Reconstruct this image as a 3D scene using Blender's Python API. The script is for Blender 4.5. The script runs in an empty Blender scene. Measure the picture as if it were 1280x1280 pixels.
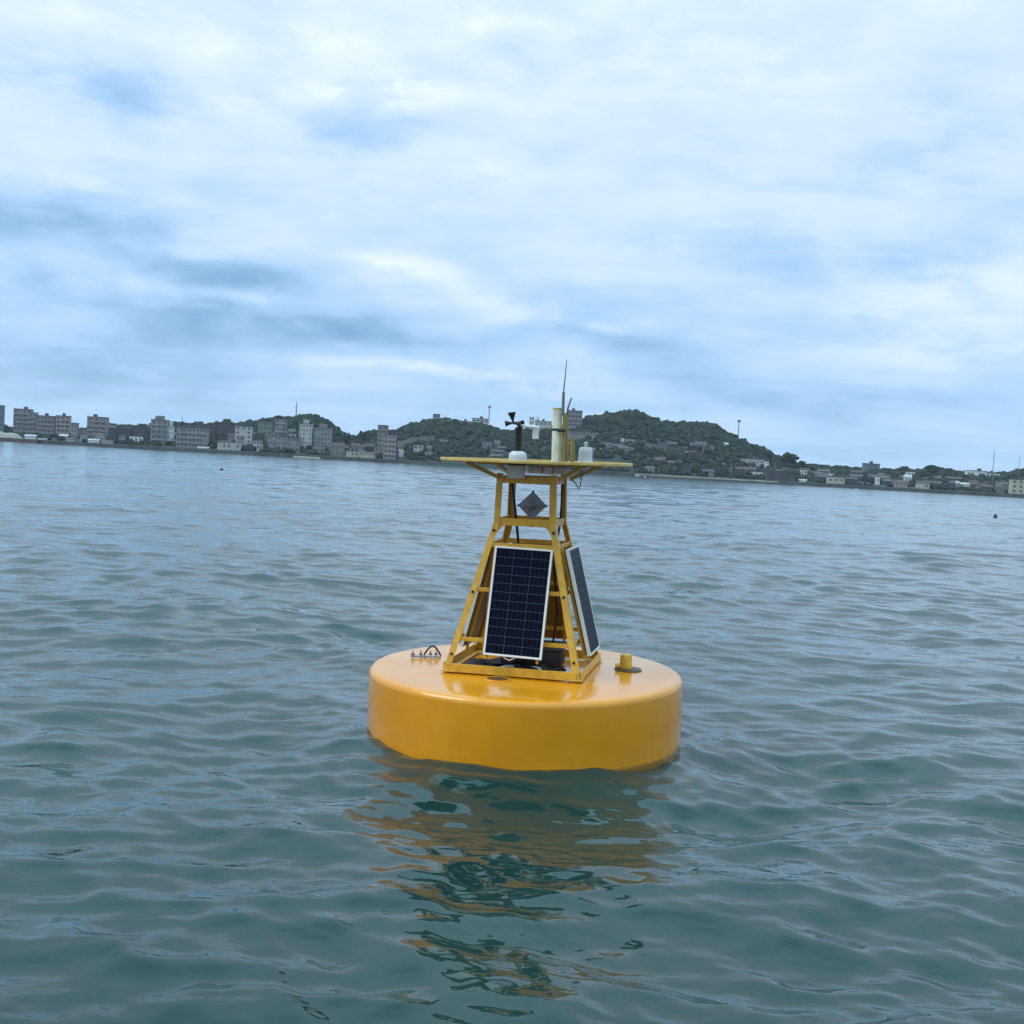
import bpy, bmesh, math, random
import numpy as np
from mathutils import Vector, Matrix

random.seed(7); rng = np.random.default_rng(11)
scene = bpy.context.scene
COL = scene.collection

# ------------------------------------------------------------------ camera
FPX, CAM_H = 1450.0, 2.235
PITCH, ROLL = math.radians(2.25), math.radians(3.17)
CAMROT = Matrix.Rotation(math.pi/2 - PITCH, 3, 'X') @ Matrix.Rotation(ROLL, 3, 'Z')
cam_d = bpy.data.cameras.new('camera'); cam = bpy.data.objects.new('camera', cam_d); COL.objects.link(cam)
cam.location = (0, 0, CAM_H)
cam.rotation_euler = CAMROT.to_euler()
cam_d.sensor_width = 36; cam_d.lens = 36*FPX/1280
cam_d.clip_start = 0.1; cam_d.clip_end = 8000
scene.camera = cam

def ray(px, py):
    return CAMROT @ Vector(((px-640)/FPX, -(py-640)/FPX, -1.0))
def on_y(px, py, y):
    d = ray(px, py); return Vector((0, 0, CAM_H)) + d*(y/d.y)
def on_z(px, py, z):
    d = ray(px, py); return Vector((0, 0, CAM_H)) + d*((z-CAM_H)/d.z)
def to_px(p):
    q = CAMROT.transposed() @ (Vector(p) - Vector((0, 0, CAM_H)))
    return 640 + FPX*q.x/-q.z, 640 - FPX*q.y/-q.z
def azel(px, py):
    d = ray(px, py).normalized()
    return math.atan2(d.x, d.y), math.asin(d.z)

# ------------------------------------------------------------------ view, world, sun
scene.view_settings.view_transform = 'Standard'
scene.view_settings.look = 'None'
scene.view_settings.exposure = 0.20
scene.view_settings.gamma = 1.0
scene.view_settings.use_curve_mapping = False
scene.cycles.max_bounces = 8
scene.cycles.volume_bounces = 0

SUN_EL, SUN_AZ = 46, 258          # azimuth clockwise from +Y: behind and to the left of the camera

class NT:
    """tiny node tree helper"""
    def __init__(s, tree): s.t = tree; s.n = tree.nodes; s.l = tree.links
    def node(s, typ, **kw):
        n = s.n.new(typ)
        for k, v in kw.items(): setattr(n, k, v)
        return n
    def put(s, sock, v):
        if isinstance(v, bpy.types.NodeSocket): s.l.new(v, sock)
        elif v is not None: sock.default_value = v
    def math(s, op, a, b=None, c=None, clamp=False):
        n = s.node('ShaderNodeMath', operation=op, use_clamp=clamp)
        s.put(n.inputs[0], a); s.put(n.inputs[1], b); s.put(n.inputs[2], c)
        return n.outputs[0]
    def mix(s, f, a, b, blend='MIX'):
        n = s.node('ShaderNodeMix', data_type='RGBA', blend_type=blend)
        n.clamp_factor = True
        s.put(n.inputs[0], f)
        s.put(n.inputs[6], a if isinstance(a, bpy.types.NodeSocket) else (*a[:3], 1))
        s.put(n.inputs[7], b if isinstance(b, bpy.types.NodeSocket) else (*b[:3], 1))
        return n.outputs[2]
    def noise(s, vec, scale, detail=4, rough=0.5, dist=0.0, out=0):
        n = s.node('ShaderNodeTexNoise'); s.put(n.inputs['Vector'], vec)
        n.inputs['Scale'].default_value = scale; n.inputs['Detail'].default_value = detail
        n.inputs['Roughness'].default_value = rough; n.inputs['Distortion'].default_value = dist
        return n.outputs[out]
    def ramp(s, v, a, b, c=0.0, d=1.0):
        n = s.node('ShaderNodeMapRange', interpolation_type='SMOOTHSTEP')
        s.put(n.inputs[0], v)
        for i, x in enumerate((a, b, c, d)): n.inputs[i+1].default_value = x
        return n.outputs[0]
    def comb(s, x, y, z):
        n = s.node('ShaderNodeCombineXYZ'); s.put(n.inputs[0], x); s.put(n.inputs[1], y); s.put(n.inputs[2], z)
        return n.outputs[0]

world = bpy.data.worlds.new("World"); scene.world = world; world.use_nodes = True
w = NT(world.node_tree)
for n in list(w.n): w.n.remove(n)
out = w.node('ShaderNodeOutputWorld'); bg = w.node('ShaderNodeBackground')
w.l.new(bg.outputs[0], out.inputs[0])
sky = w.node('ShaderNodeTexSky', sky_type='NISHITA')
sky.sun_disc = False; sky.sun_elevation = math.radians(SUN_EL); sky.sun_rotation = math.radians(SUN_AZ)
tc = w.node('ShaderNodeTexCoord'); sep = w.node('ShaderNodeSeparateXYZ'); w.l.new(tc.outputs['Generated'], sep.inputs[0])
X, Y, Z = sep.outputs
zc = w.math('MAXIMUM', Z, 0.0)
# cloud deck seen in perspective: horizontal position of the ray on a layer overhead
den = w.math('ADD', zc, 0.13)
P = w.comb(w.math('DIVIDE', X, den), w.math('MULTIPLY', w.math('DIVIDE', Y, den), 1.15), 0.0)
AZ = w.math('ARCTAN2', X, Y); EL = w.math('ARCSINE', Z)
wn = w.node('ShaderNodeTexNoise'); wn.inputs['Scale'].default_value = 5.0; wn.inputs['Detail'].default_value = 6
V3 = w.comb(X, Y, w.math('MULTIPLY', Z, 2.6))
w.l.new(V3, wn.inputs['Vector'])
wsep = w.node('ShaderNodeSeparateColor'); w.l.new(wn.outputs['Color'], wsep.inputs[0])
AZw = w.math('MULTIPLY_ADD', w.math('SUBTRACT', wsep.outputs[0], 0.5), 0.16, AZ)
ELw = w.math('MULTIPLY_ADD', w.math('SUBTRACT', wsep.outputs[1], 0.5), 0.055, EL)
def blob(px, py, rx, ry, amp, tilt=0.0):
    """a soft elliptical bank of cloud at a sky direction"""
    a0, e0 = azel(px, py)
    dx = w.math('SUBTRACT', AZw, a0); dy = w.math('SUBTRACT', ELw, e0)
    c, s_ = math.cos(math.radians(tilt)), math.sin(math.radians(tilt))
    x = w.math('ADD', w.math('MULTIPLY', dx, c/(rx/FPX)), w.math('MULTIPLY', dy, s_/(rx/FPX)))
    y = w.math('SUBTRACT', w.math('MULTIPLY', dy, c/(ry/FPX)), w.math('MULTIPLY', dx, s_/(ry/FPX)))
    r2 = w.math('ADD', w.math('MULTIPLY', x, x), w.math('MULTIPLY', y, y))
    return w.math('MULTIPLY', w.math('EXPONENT', w.math('MULTIPLY', r2, -1.0)), amp)
def total(lst):
    t = lst[0]
    for q in lst[1:]: t = w.math('ADD', t, q)
    return t
dark = total([blob(60, 110, 110, 60, .34), blob(75, 275, 110, 26, 1.0), blob(260, 350, 150, 22, .85, -2), blob(390, 415, 150, 22, 1.15),
              blob(480, 170, 150, 24, .38, 6), blob(130, 430, 190, 60, .55), blob(1130, 190, 150, 55, .3), blob(1060, 300, 160, 45, .35),
              blob(780, 430, 140, 22, .5), blob(900, 485, 260, 26, .45), blob(680, 80, 60, 35, .3), blob(350, 60, 60, 30, .2),
              blob(180, 120, 120, 22, .4), blob(60, 345, 80, 15, .4), blob(720, 385, 90, 25, .3)])
lite = total([blob(470, 125, 170, 17, .9, 6), blob(300, 70, 220, 45, .55), blob(90, 225, 90, 12, .7), blob(500, 335, 60, 9, 1.0, -10),
              blob(600, 375, 120, 18, .6, -5), blob(1180, 385, 130, 40, .65, 5), blob(850, 60, 260, 60, .45), blob(620, 210, 180, 50, .35),
              blob(300, 380, 90, 10, .5), blob(560, 470, 200, 9, .7), blob(700, 410, 90, 7, .5), blob(1150, 440, 110, 12, .5), blob(640, 20, 60, 40, .4),
              blob(1230, 340, 80, 14, .4)])
n1 = w.noise(P, 0.9, 7, 0.55, 0.3)
n3 = w.noise(V3, 9.0, 7, 0.58, 0.15)
Ps = w.node('ShaderNodeMapping'); Ps.inputs['Scale'].default_value = (0.55, 1.6, 1); Ps.inputs['Rotation'].default_value = (0, 0, 0.25)
w.l.new(P, Ps.inputs[0])
n2 = w.noise(Ps.outputs[0], 1.9, 6, 0.6, 0.6)
# cloud thickness signal: 0 = blue-grey underside, 1 = bright white top
det = w.math('ADD', w.math('MULTIPLY', w.math('SUBTRACT', n1, 0.5), 0.55), w.math('MULTIPLY', w.math('SUBTRACT', n2, 0.5), 0.40))
det = w.math('ADD', det, w.math('MULTIPLY', w.math('SUBTRACT', n3, 0.5), w.ramp(EL, 0.0, 0.3, 0.45, 0.95)))
n5 = w.noise(V3, 26.0, 5, 0.6, 0.1)
det = w.math('ADD', det, w.math('MULTIPLY', w.math('SUBTRACT', n5, 0.5), w.ramp(EL, 0.02, 0.25, 0.05, 0.24)))
base = w.ramp(EL, 0.0, 0.36, 0.29, 0.57)
sig = w.math('ADD', base, w.math('MULTIPLY', det, 0.75))
sig = w.math('ADD', sig, w.math('MULTIPLY', w.math('MULTIPLY', lite, w.ramp(w.noise(V3, 15.0, 6, .6, .2), .36, .60, .25, 1.5)), 0.30))
sig = w.math('SUBTRACT', sig, w.math('MULTIPLY', w.math('MULTIPLY', dark, w.ramp(n3, .72, .30, .35, 1.3)), 0.44))
cr = w.node('ShaderNodeValToRGB'); w.l.new(w.math('MULTIPLY', w.math('ADD', sig, 0.3), 1/1.3), cr.inputs[0])
els = cr.color_ramp.elements
def lin(c): return tuple(((v/255)/12.92 if v/255 <= .04045 else ((v/255+.055)/1.055)**2.4) for v in c)
stops = [(-0.3, (116, 158, 199)), (0.0, (138, 179, 214)), (0.25, (164, 200, 236)), (0.5, (196, 217, 242)), (0.75, (212, 229, 247)), (1.0, (234, 244, 252))]
els[0].position = 0; els[0].color = (*lin(stops[0][1]), 1); els[1].position = 1; els[1].color = (*lin(stops[-1][1]), 1)
for p_, c_ in stops[1:-1]:
    e = els.new((p_+.3)/1.3); e.color = (*lin(c_), 1)
lift = w.ramp(EL, 0.33, 0.95, 10.7, 22.0)      # a cloud deck is brighter overhead
cloud10 = w.mix(1.0, cr.outputs[0], w.comb(w.math('MULTIPLY', lift, w.ramp(EL, .3, .9, 1.0, .76)), lift, w.math('MULTIPLY', lift, w.ramp(EL, .3, .9, 1.0, 1.0))), 'MULTIPLY')     # background strength is 0.1
skymix = w.mix(0.95, sky.outputs[0], cloud10)
w.l.new(skymix, bg.inputs[0]); bg.inputs[1].default_value = 0.1

sd = bpy.data.lights.new('sun', 'SUN'); sd.energy = 1.1; sd.angle = math.radians(28); sd.color = (1, .975, .94)
sun = bpy.data.objects.new('sun', sd); COL.objects.link(sun)
az, el = math.radians(SUN_AZ), math.radians(SUN_EL)
sdir = Vector((math.sin(az)*math.cos(el), math.cos(az)*math.cos(el), math.sin(el)))
sun.rotation_euler = sdir.to_track_quat('Z', 'Y').to_euler()
sun.location = (-30, -30, 60)

# ------------------------------------------------------------------ helpers
def mat(name, color, rough=0.5, metal=0.0, spec=0.5, coat=0.0, var=0.0, vscale=8.0, var2=None, bump=0.0, bscale=40.0, rvar=0.0):
    m = bpy.data.materials.new(name); m.use_nodes = True
    t = NT(m.node_tree); b = t.n['Principled BSDF']
    b.inputs['Base Color'].default_value = (*color, 1)
    b.inputs['Roughness'].default_value = rough; b.inputs['Metallic'].default_value = metal
    b.inputs['Specular IOR Level'].default_value = spec
    b.inputs['Coat Weight'].default_value = coat; b.inputs['Coat Roughness'].default_value = 0.06
    geo = t.node('ShaderNodeTexCoord')
    if var:
        n = t.noise(geo.outputs['Object'], vscale, 6, 0.6)
        c2 = var2 or tuple(v*(1-var) for v in color)
        t.l.new(t.mix(t.ramp(n, .35, .7), color, c2), b.inputs['Base Color'])
    if rvar:
        n = t.noise(geo.outputs['Object'], vscale*0.7, 5, 0.6)
        t.l.new(t.ramp(n, .3, .7, rough, rough+rvar), b.inputs['Roughness'])
    if bump:
        n = t.noise(geo.outputs['Object'], bscale, 4, 0.6)
        bn = t.node('ShaderNodeBump'); bn.inputs['Strength'].default_value = bump; bn.inputs['Distance'].default_value = 0.01
        t.l.new(n, bn.inputs['Height']); t.l.new(bn.outputs[0], b.inputs['Normal'])
    return m

def bm_obj(name, bm, m, parent=None, smooth=False, kind=None, label=None, cat=None, group=None, loc=None):
    me = bpy.data.meshes.new(name); bm.to_mesh(me); bm.free()
    for mm in (m if isinstance(m, (list, tuple)) else [m]): me.materials.append(mm)
    if smooth:
        for p in me.polygons: p.use_smooth = True
    o = bpy.data.objects.new(name, me); COL.objects.link(o)
    if parent is not None: o.parent = parent
    if loc is not None: o.location = loc
    tag(o, label, cat, group, kind)
    return o
def tag(o, label=None, cat=None, group=None, kind=None):
    if label: o['label'] = label
    if cat: o['category'] = cat
    if group: o['group'] = group
    if kind: o['kind'] = kind
    return o
def empty(name, loc, rot=(0, 0, 0), **kw):
    o = bpy.data.objects.new(name, None); COL.objects.link(o)
    o.location = loc; o.rotation_euler = rot; o.empty_display_size = .3
    return tag(o, **kw)

def box(bm, c, s, M=None, bevel=0.0):
    """box with centre c, full size s, optional 3x3/4x4 orientation"""
    r = bmesh.ops.create_cube(bm, size=1.0)
    vs = r['verts']
    for v in vs:
        v.co = Vector((v.co.x*s[0], v.co.y*s[1], v.co.z*s[2]))
    if bevel:
        es = list({e for v in vs for e in v.link_edges})
        rb = bmesh.ops.bevel(bm, geom=es, offset=bevel, segments=2, profile=0.5, affect='EDGES')
        vs = list({v for f in rb['faces'] for v in f.verts} | {v for v in vs if v.is_valid})
    for v in vs:
        co = v.co.copy()
        if M is not None: co = M @ co
        v.co = co + Vector(c)
    return vs
def frame_to(a, b, up=Vector((0, 0, 1))):
    z = (b-a).normalized()
    x = up.cross(z)
    if x.length < 1e-4: x = Vector((1, 0, 0)).cross(z)
    x.normalize(); y = z.cross(x)
    return Matrix((x, y, z)).transposed()
def beam(bm, a, b, wx, wy, up=Vector((0, 0, 1)), bevel=0.003):
    a, b = Vector(a), Vector(b)
    box(bm, (a+b)/2, (wx, wy, (b-a).length), frame_to(a, b, up), bevel)
def angle_bar(bm, a, b, wdt, th, dx, dy):
    """L profile from a to b, flanges leaving the corner line along dx and dy"""
    a, b = Vector(a), Vector(b); dx = Vector(dx).normalized(); dy = Vector(dy).normalized()
    prof = [(0, 0), (wdt, 0), (wdt, th), (th, th), (th, wdt), (0, wdt)]
    v0 = [bm.verts.new(a + dx*p + dy*q) for p, q in prof]
    v1 = [bm.verts.new(b + dx*p + dy*q) for p, q in prof]
    n = len(prof)
    for i in range(n): bm.faces.new((v0[i], v0[(i+1) % n], v1[(i+1) % n], v1[i]))
    bm.faces.new(v0[::-1]); bm.faces.new(v1)
def tube(bm, pts, r, seg=10, cap=True):
    pts = [Vector(p) for p in pts]; rings = []
    rr = r if isinstance(r, (list, tuple)) else [r]*len(pts)
    upv = Vector((0, 0, 1))
    for i, p in enumerate(pts):
        d = (pts[min(i+1, len(pts)-1)] - pts[max(i-1, 0)]).normalized()
        x = upv.cross(d)
        if x.length < 0.05: x = Vector((1, 0, 0)).cross(d)
        x.normalize(); y = d.cross(x)
        rings.append([bm.verts.new(p + (x*math.cos(t) + y*math.sin(t))*rr[i]) for t in [2*math.pi*k/seg for k in range(seg)]])
    for a, b in zip(rings, rings[1:]):
        for k in range(seg): bm.faces.new((a[k], a[(k+1) % seg], b[(k+1) % seg], b[k]))
    if cap: bm.faces.new(rings[0][::-1]); bm.faces.new(rings[-1])
def lathe(bm, prof, c=(0, 0, 0), seg=32, M=None):
    rings = []
    c = Vector(c)
    for r, z in prof:
        ring = []
        for k in range(seg):
            a = 2*math.pi*k/seg; co = Vector((max(r, 1e-4)*math.cos(a), max(r, 1e-4)*math.sin(a), z))
            if M is not None: co = M @ co
            ring.append(bm.verts.new(co + c))
        rings.append(ring)
    for a, b in zip(rings, rings[1:]):
        for k in range(seg): bm.faces.new((a[k], a[(k+1) % seg], b[(k+1) % seg], b[k]))
    bm.faces.new(rings[0][::-1]); bm.faces.new(rings[-1])
def shade(o, deg=35):
    me = o.data
    for p in me.polygons: p.use_smooth = True
    try: me.set_sharp_from_angle(angle=math.radians(deg))
    except Exception: pass
    return o

# ------------------------------------------------------------------ terrain profile
SKY = [(-400, 515), (-150, 520), (0, 533), (16, 541), (40, 541), (70, 541), (100, 540), (134, 537), (160, 535), (188, 537), (215, 531), (240, 533), (268, 534),
       (283, 531), (300, 533), (325, 528), (340, 526), (352, 524), (366, 525), (376, 522), (388, 521), (398, 523), (408, 528), (418, 537),
       (430, 546), (443, 551), (452, 546), (462, 541), (474, 542), (498, 540), (512, 534), (522, 531), (532, 528), (545, 527), (560, 527),
       (600, 534), (614, 536), (630, 541), (650, 541), (670, 540), (690, 537), (707, 534), (727, 526), (745, 523), (765, 520), (780, 517),
       (793, 517), (802, 519), (815, 526), (826, 530), (840, 531), (860, 531), (884, 531), (894, 534), (905, 541), (915, 547), (925, 553),
       (935, 557), (945, 560), (955, 564), (965, 570), (975, 576), (995, 582), (1010, 583), (1040, 586), (1080, 588), (1110, 590), (1130, 589),
       (1150, 590), (1165, 586), (1180, 588), (1196, 592), (1212, 592), (1250, 594), (1262, 594), (1272, 590), (1290, 589), (1450, 585), (1700, 600)]
Y0, Y1 = 806.0, 1010.0
_sx, _sz = [], []
for px_, py_ in SKY:
    p = on_y(px_, py_, Y1); _sx.append(p.x/Y1); _sz.append(p.z)
_sx, _sz = np.array(_sx), np.array(_sz)
def terr(x, y):
    """ground height; x, y arrays in metres"""
    x = np.asarray(x, float); y = np.asarray(y, float)
    a = x/np.maximum(y, 1.0)
    G = np.interp(a, _sx, _sz)
    t = np.clip((y-(Y0+22))/(Y1-Y0-22), 0, 1); s = (t**1.15)*(1.6-.6*t)
    s = np.clip(s, 0, 1)
    foot = np.clip((y-Y0)/4.0, 0, 1)*2.6
    bumps = (np.sin(x*.045+1.3)*np.sin(y*.061+x*.013) + .6*np.sin(x*.11+2)*np.sin(y*.13+.4))*1.3*np.clip((y-Y0-30)/60, 0, 1)*np.clip((Y1-y)/40, 0, 1)
    back = np.clip((y-Y1)/500, 0, 1)
    h = foot + (G-foot)*s*(1-.35*back) + bumps
    return np.where(y < Y0+.01, -1.0, h)
def terr1(x, y): return float(terr(np.array([x]), np.array([y]))[0])

# ------------------------------------------------------------------ water
def build_water():
    rad = [0.4]
    while rad[-1] < 760: rad.append(rad[-1]*1.0042 + .004)
    rad += [790, 830, 900, 1050, 1250, 1480]
    rad = np.array(rad)
    fine = np.radians(np.arange(-31, 31.01, 0.17))
    coarse1 = np.radians(np.arange(-180, -31, 3.0)); coarse2 = np.radians(np.arange(34, 180, 3.0))
    ang = np.concatenate([coarse1, fine, coarse2])
    nr, na = len(rad), len(ang)
    Rg, Ag = np.meshgrid(rad, ang, indexing='ij')
    x = (Rg*np.sin(Ag)).ravel(); y = (Rg*np.cos(Ag)).ravel(); r = Rg.ravel()
    dr = np.gradient(rad); sp = np.repeat(dr, na)
    side = np.clip((np.abs(Ag.ravel()) - math.radians(31))*20, 0, 1)
    sp = np.maximum(sp, r*math.radians(0.17)) + side*r*0.06
    dx = np.zeros_like(x); dy = np.zeros_like(x); dz = np.zeros_like(x)
    N = 190
    lam = np.exp(np.linspace(math.log(0.11), math.log(9.0), N)) * np.exp(rng.normal(0, .03, N))
    # two wave trains: a wind chop and a broader cross chop
    for L in lam:
        spread = 0.6 if L > 1.2 else 0.8
        th = rng.normal(math.radians(-100), spread)        # heading: towards the camera, slightly left
        k = 2*math.pi/L
        slope = 0.0165 if L < .2 else (0.0245 if L < .6 else (0.0210 if L < 1.2 else 0.0085))
        a = slope/k * (0.6+0.8*rng.random())
        ph = rng.random()*2*math.pi
        cx, cy = math.cos(th), math.sin(th)
        wgt = np.clip((L/sp - 2.6)/3.5, 0, 1)
        idx = np.nonzero(wgt > 0.001)[0]
        arg = k*(cx*x[idx]+cy*y[idx]) + ph
        s, c = np.sin(arg), np.cos(arg); wa = wgt[idx]*a
        dz[idx] += wa*c; dx[idx] -= 0.95*wa*cx*s; dy[idx] -= 0.95*wa*cy*s
    # gusts: patches of rougher and calmer water
    patch = 1 + .30*np.sin(x*.31+.7*np.sin(y*.23)) * np.sin(y*.27+1.1*np.sin(x*.19)+.5) + .25*np.sin(x*.83+1.3*np.sin(y*.51)+1)*np.sin(y*.71+1.2*np.sin(x*.43))
    dz *= patch
    # the swell that stands against the front of the float, and rings leaving it
    fx, fy = x-0.2, y-9.64; fr = np.hypot(fx, fy)
    lee = np.exp(-((fr-1.3)/.9)**2)
    dz = dz*(1-.15*lee)
    front = np.clip(.35-fy/np.maximum(fr, .1), 0, 1.2)
    dz += front*(.070*np.exp(-((fr-1.28)/.45)**2) - .080*np.exp(-((fr-2.35)/.55)**2)) + .02*np.exp(-((x+1.2)/.6)**2-((y-9.4)/.6)**2)
    ring = np.exp(-np.clip(fr-1.3, 0, None)/.55)*(fr > .9)
    dz += .008*ring*np.sin(2*math.pi*(fr-1.3)/.21+.6*np.sin(3*np.arctan2(fy, fx)))
    fade = np.clip((760-r)/200, 0, 1)
    co = np.empty((nr*na+1, 3)); co[:-1, 0] = x+dx*fade; co[:-1, 1] = y+dy*fade; co[:-1, 2] = dz*fade
    co[-1] = (0, 0, 0)
    i = np.arange(nr-1)[:, None]*na; j = np.arange(na)[None, :]; jn = (j+1) % na
    quads = np.stack([i+j, i+jn, i+na+jn, i+na+j], -1).reshape(-1, 4)[:, ::-1]
    cidx = nr*na
    tris = np.stack([np.full(na, cidx), (np.arange(na)+1) % na, np.arange(na)], -1)[:, ::-1]
    me = bpy.data.meshes.new('water')
    nq, nt = len(quads), len(tris)
    me.vertices.add(len(co)); me.vertices.foreach_set('co', co.astype(np.float32).ravel())
    me.loops.add(nq*4+nt*3); me.loops.foreach_set('vertex_index', np.concatenate([quads.ravel(), tris.ravel()]).astype(np.int32))
    me.polygons.add(nq+nt)
    me.polygons.foreach_set('loop_start', np.concatenate([np.arange(nq)*4, nq*4+np.arange(nt)*3]).astype(np.int32))
    me.polygons.foreach_set('use_smooth', np.ones(nq+nt, bool))
    me.update(calc_edges=True); me.validate()
    o = bpy.data.objects.new('sea', me); COL.objects.link(o); o['kind'] = 'structure'
    m = bpy.data.materials.new('sea_water'); m.use_nodes = True; t = NT(m.node_tree); b = t.n['Principled BSDF']
    g = t.node('ShaderNodeNewGeometry')
    n0 = t.noise(g.outputs['Position'], 0.35, 4, .6)
    t.l.new(t.mix(t.ramp(n0, .3, .7), (.0090, .0310, .0265), (.0130, .0400, .0325)), b.inputs['Base Color'])
    b.inputs['IOR'].default_value = 1.37; ysep = t.node('ShaderNodeSeparateXYZ'); t.l.new(g.outputs['Position'], ysep.inputs[0])
    t.l.new(t.ramp(ysep.outputs[1], 60.0, 400.0, 0.015, 0.12), b.inputs['Roughness'])      # open bay ruffled by the wind
    mp = t.node('ShaderNodeMapping'); mp.inputs['Scale'].default_value = (0.75, 1.25, 1.0); mp.inputs['Rotation'].default_value = (0, 0, .2)
    t.l.new(g.outputs['Position'], mp.inputs[0])
    f1 = t.noise(mp.outputs[0], 4.5, 2, .45, .4); f2 = t.noise(mp.outputs[0], 0.9, 2, .5, .3); f3 = t.noise(mp.outputs[0], .2, 2, .5, .3)
    hgt = t.math('ADD', t.math('ADD', t.math('MULTIPLY', f1, .014), t.math('MULTIPLY', f2, .050)), t.math('MULTIPLY', f3, .10))
    bn = t.node('ShaderNodeBump'); bn.inputs['Strength'].default_value = 1.0; bn.inputs['Distance'].default_value = 1.0
    t.l.new(hgt, bn.inputs['Height']); t.l.new(bn.outputs[0], b.inputs['Normal'])
    me.materials.append(m)
    return o
build_water()

# ------------------------------------------------------------------ land
def build_land():
    ys = np.concatenate([[Y0-1.0, Y0, Y0+.4, Y0+1, Y0+4], np.arange(Y0+8, Y1+30, 4.0), np.arange(Y1+40, 1440, 30.0)])
    xs = np.arange(-900, 901, 5.0)
    Xg, Yg = np.meshgrid(xs, ys, indexing='xy')
    Zg = terr(Xg, Yg)
    co = np.stack([Xg, Yg, Zg], -1).reshape(-1, 3)
    nx, ny = len(xs), len(ys)
    i = np.arange(ny-1)[:, None]*nx; j = np.arange(nx-1)[None, :]
    q = np.stack([i+j, i+j+1, i+nx+j+1, i+nx+j], -1).reshape(-1, 4)
    me = bpy.data.meshes.new('hillside'); me.from_pydata(co.tolist(), [], q.tolist())
    for p in me.polygons: p.use_smooth = True
    o = bpy.data.objects.new('hillside', me); COL.objects.link(o); o['kind'] = 'structure'
    m = bpy.data.materials.new('hill_ground'); m.use_nodes = True; t = NT(m.node_tree); b = t.n['Principled BSDF']
    g = t.node('ShaderNodeNewGeometry')
    n = t.noise(g.outputs['Position'], .035, 6, .65); n2 = t.noise(g.outputs['Position'], .12, 5, .6)
    c = t.mix(t.ramp(n, .4, .62), (.014, .024, .016), (.048, .045, .040))
    c = t.mix(t.ramp(n2, .52, .7), c, (.010, .017, .013))
    t.l.new(c, b.inputs['Base Color']); b.inputs['Roughness'].default_value = .95
    me.materials.append(m)
build_land()

M_leaf = bpy.data.materials.new('distant_foliage'); M_leaf.use_nodes = True
t = NT(M_leaf.node_tree); b = t.n['Principled BSDF']; g = t.node('ShaderNodeNewGeometry')
n = t.noise(g.outputs['Position'], .045, 4, .6); n2 = t.noise(g.outputs['Position'], .35, 4, .6)
c = t.mix(t.ramp(n, .35, .66), (.011, .022, .014), (.030, .040, .019)); c = t.mix(t.ramp(n2, .45, .75), c, (.007, .013, .010))
t.l.new(c, b.inputs['Base Color']); b.inputs['Roughness'].default_value = .9; b.inputs['Specular IOR Level'].default_value = .2

_ico = bmesh.new(); bmesh.ops.create_icosphere(_ico, subdivisions=2, radius=1.0)
ICO_V = np.array([v.co[:] for v in _ico.verts]); ICO_F = np.array([[v.index for v in f.verts] for f in _ico.faces]); _ico.free()
def clumps(points, name, parent=None, **kw):
    """joined uneven leaf masses: points = [(x,y,z,rx,rz)]"""
    V, F, off = [], [], 0
    for (x, y, z, rx, rz) in points:
        jit = 1 + rng.normal(0, .17, (len(ICO_V), 1))
        v = ICO_V*jit; a = rng.random()*6.28; ca, sa = math.cos(a), math.sin(a)
        v = np.stack([(v[:, 0]*ca-v[:, 1]*sa)*rx, (v[:, 0]*sa+v[:, 1]*ca)*rx*(.8+.4*rng.random()), v[:, 2]*rz], -1) + (x, y, z)
        V.append(v); F.append(ICO_F+off); off += len(v)
    V = np.concatenate(V); F = np.concatenate(F)
    me = bpy.data.meshes.new(name); me.from_pydata(V.tolist(), [], F.tolist()); me.materials.append(M_leaf)
    o = bpy.data.objects.new(name, me); COL.objects.link(o)
    if parent is not None: o.parent = parent
    tag(o, **kw); return o

def wooded(px, t):
    """density of trees: t = 0 at the shore, 1 on the ridge"""
    d = 0.0
    if px < 130: d = .6 if t > .5 else .45
    elif px < 420: d = .62 + (.6 if t > .75 else 0)
    elif px < 505: d = .35
    elif px < 720: d = .8 + .45*(t > .45)
    elif px < 960: d = .8 + .2*(t > .5)
    elif px < 1300: d = .65 + .3*(t > .7)
    else: d = .6
    if 372 < px < 418 and t > .55: d = 1.0
    return d
pts = []
for k in range(15000):
    px = random.uniform(-260, 1540); tt = random.random()**.8
    if random.random() > wooded(px, tt): continue
    y = Y0 + 14 + tt*(Y1-Y0-10); a = (ray(px, 560)).x/(ray(px, 560)).y
    x = a*y
    ns = math.sin(x*.05+y*.02)*math.sin(y*.07-x*.015)
    if tt < .6 and ns > .6: continue
    r = random.uniform(1.3, 2.9)*(1.0 if random.random() < .85 else 1.35)
    if px > 975: r *= .8
    pts.append((x, y, terr1(x, y)+r*.45, r, r*random.uniform(.6, .95)))
for k in range(750):          # a closed canopy along the ridge
    px = random.uniform(-200, 1500)
    y = Y1 + random.uniform(-8, 6); d = ray(px, 560); x = d.x/d.y*y
    r = random.uniform(1.2, 2.6)
    pts.append((x, y, terr1(x, y)+r*.15, r*1.2, r))
clumps(pts, 'hill_wood', kind='stuff', label='dark green wood covering the hills behind the bay')

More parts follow.
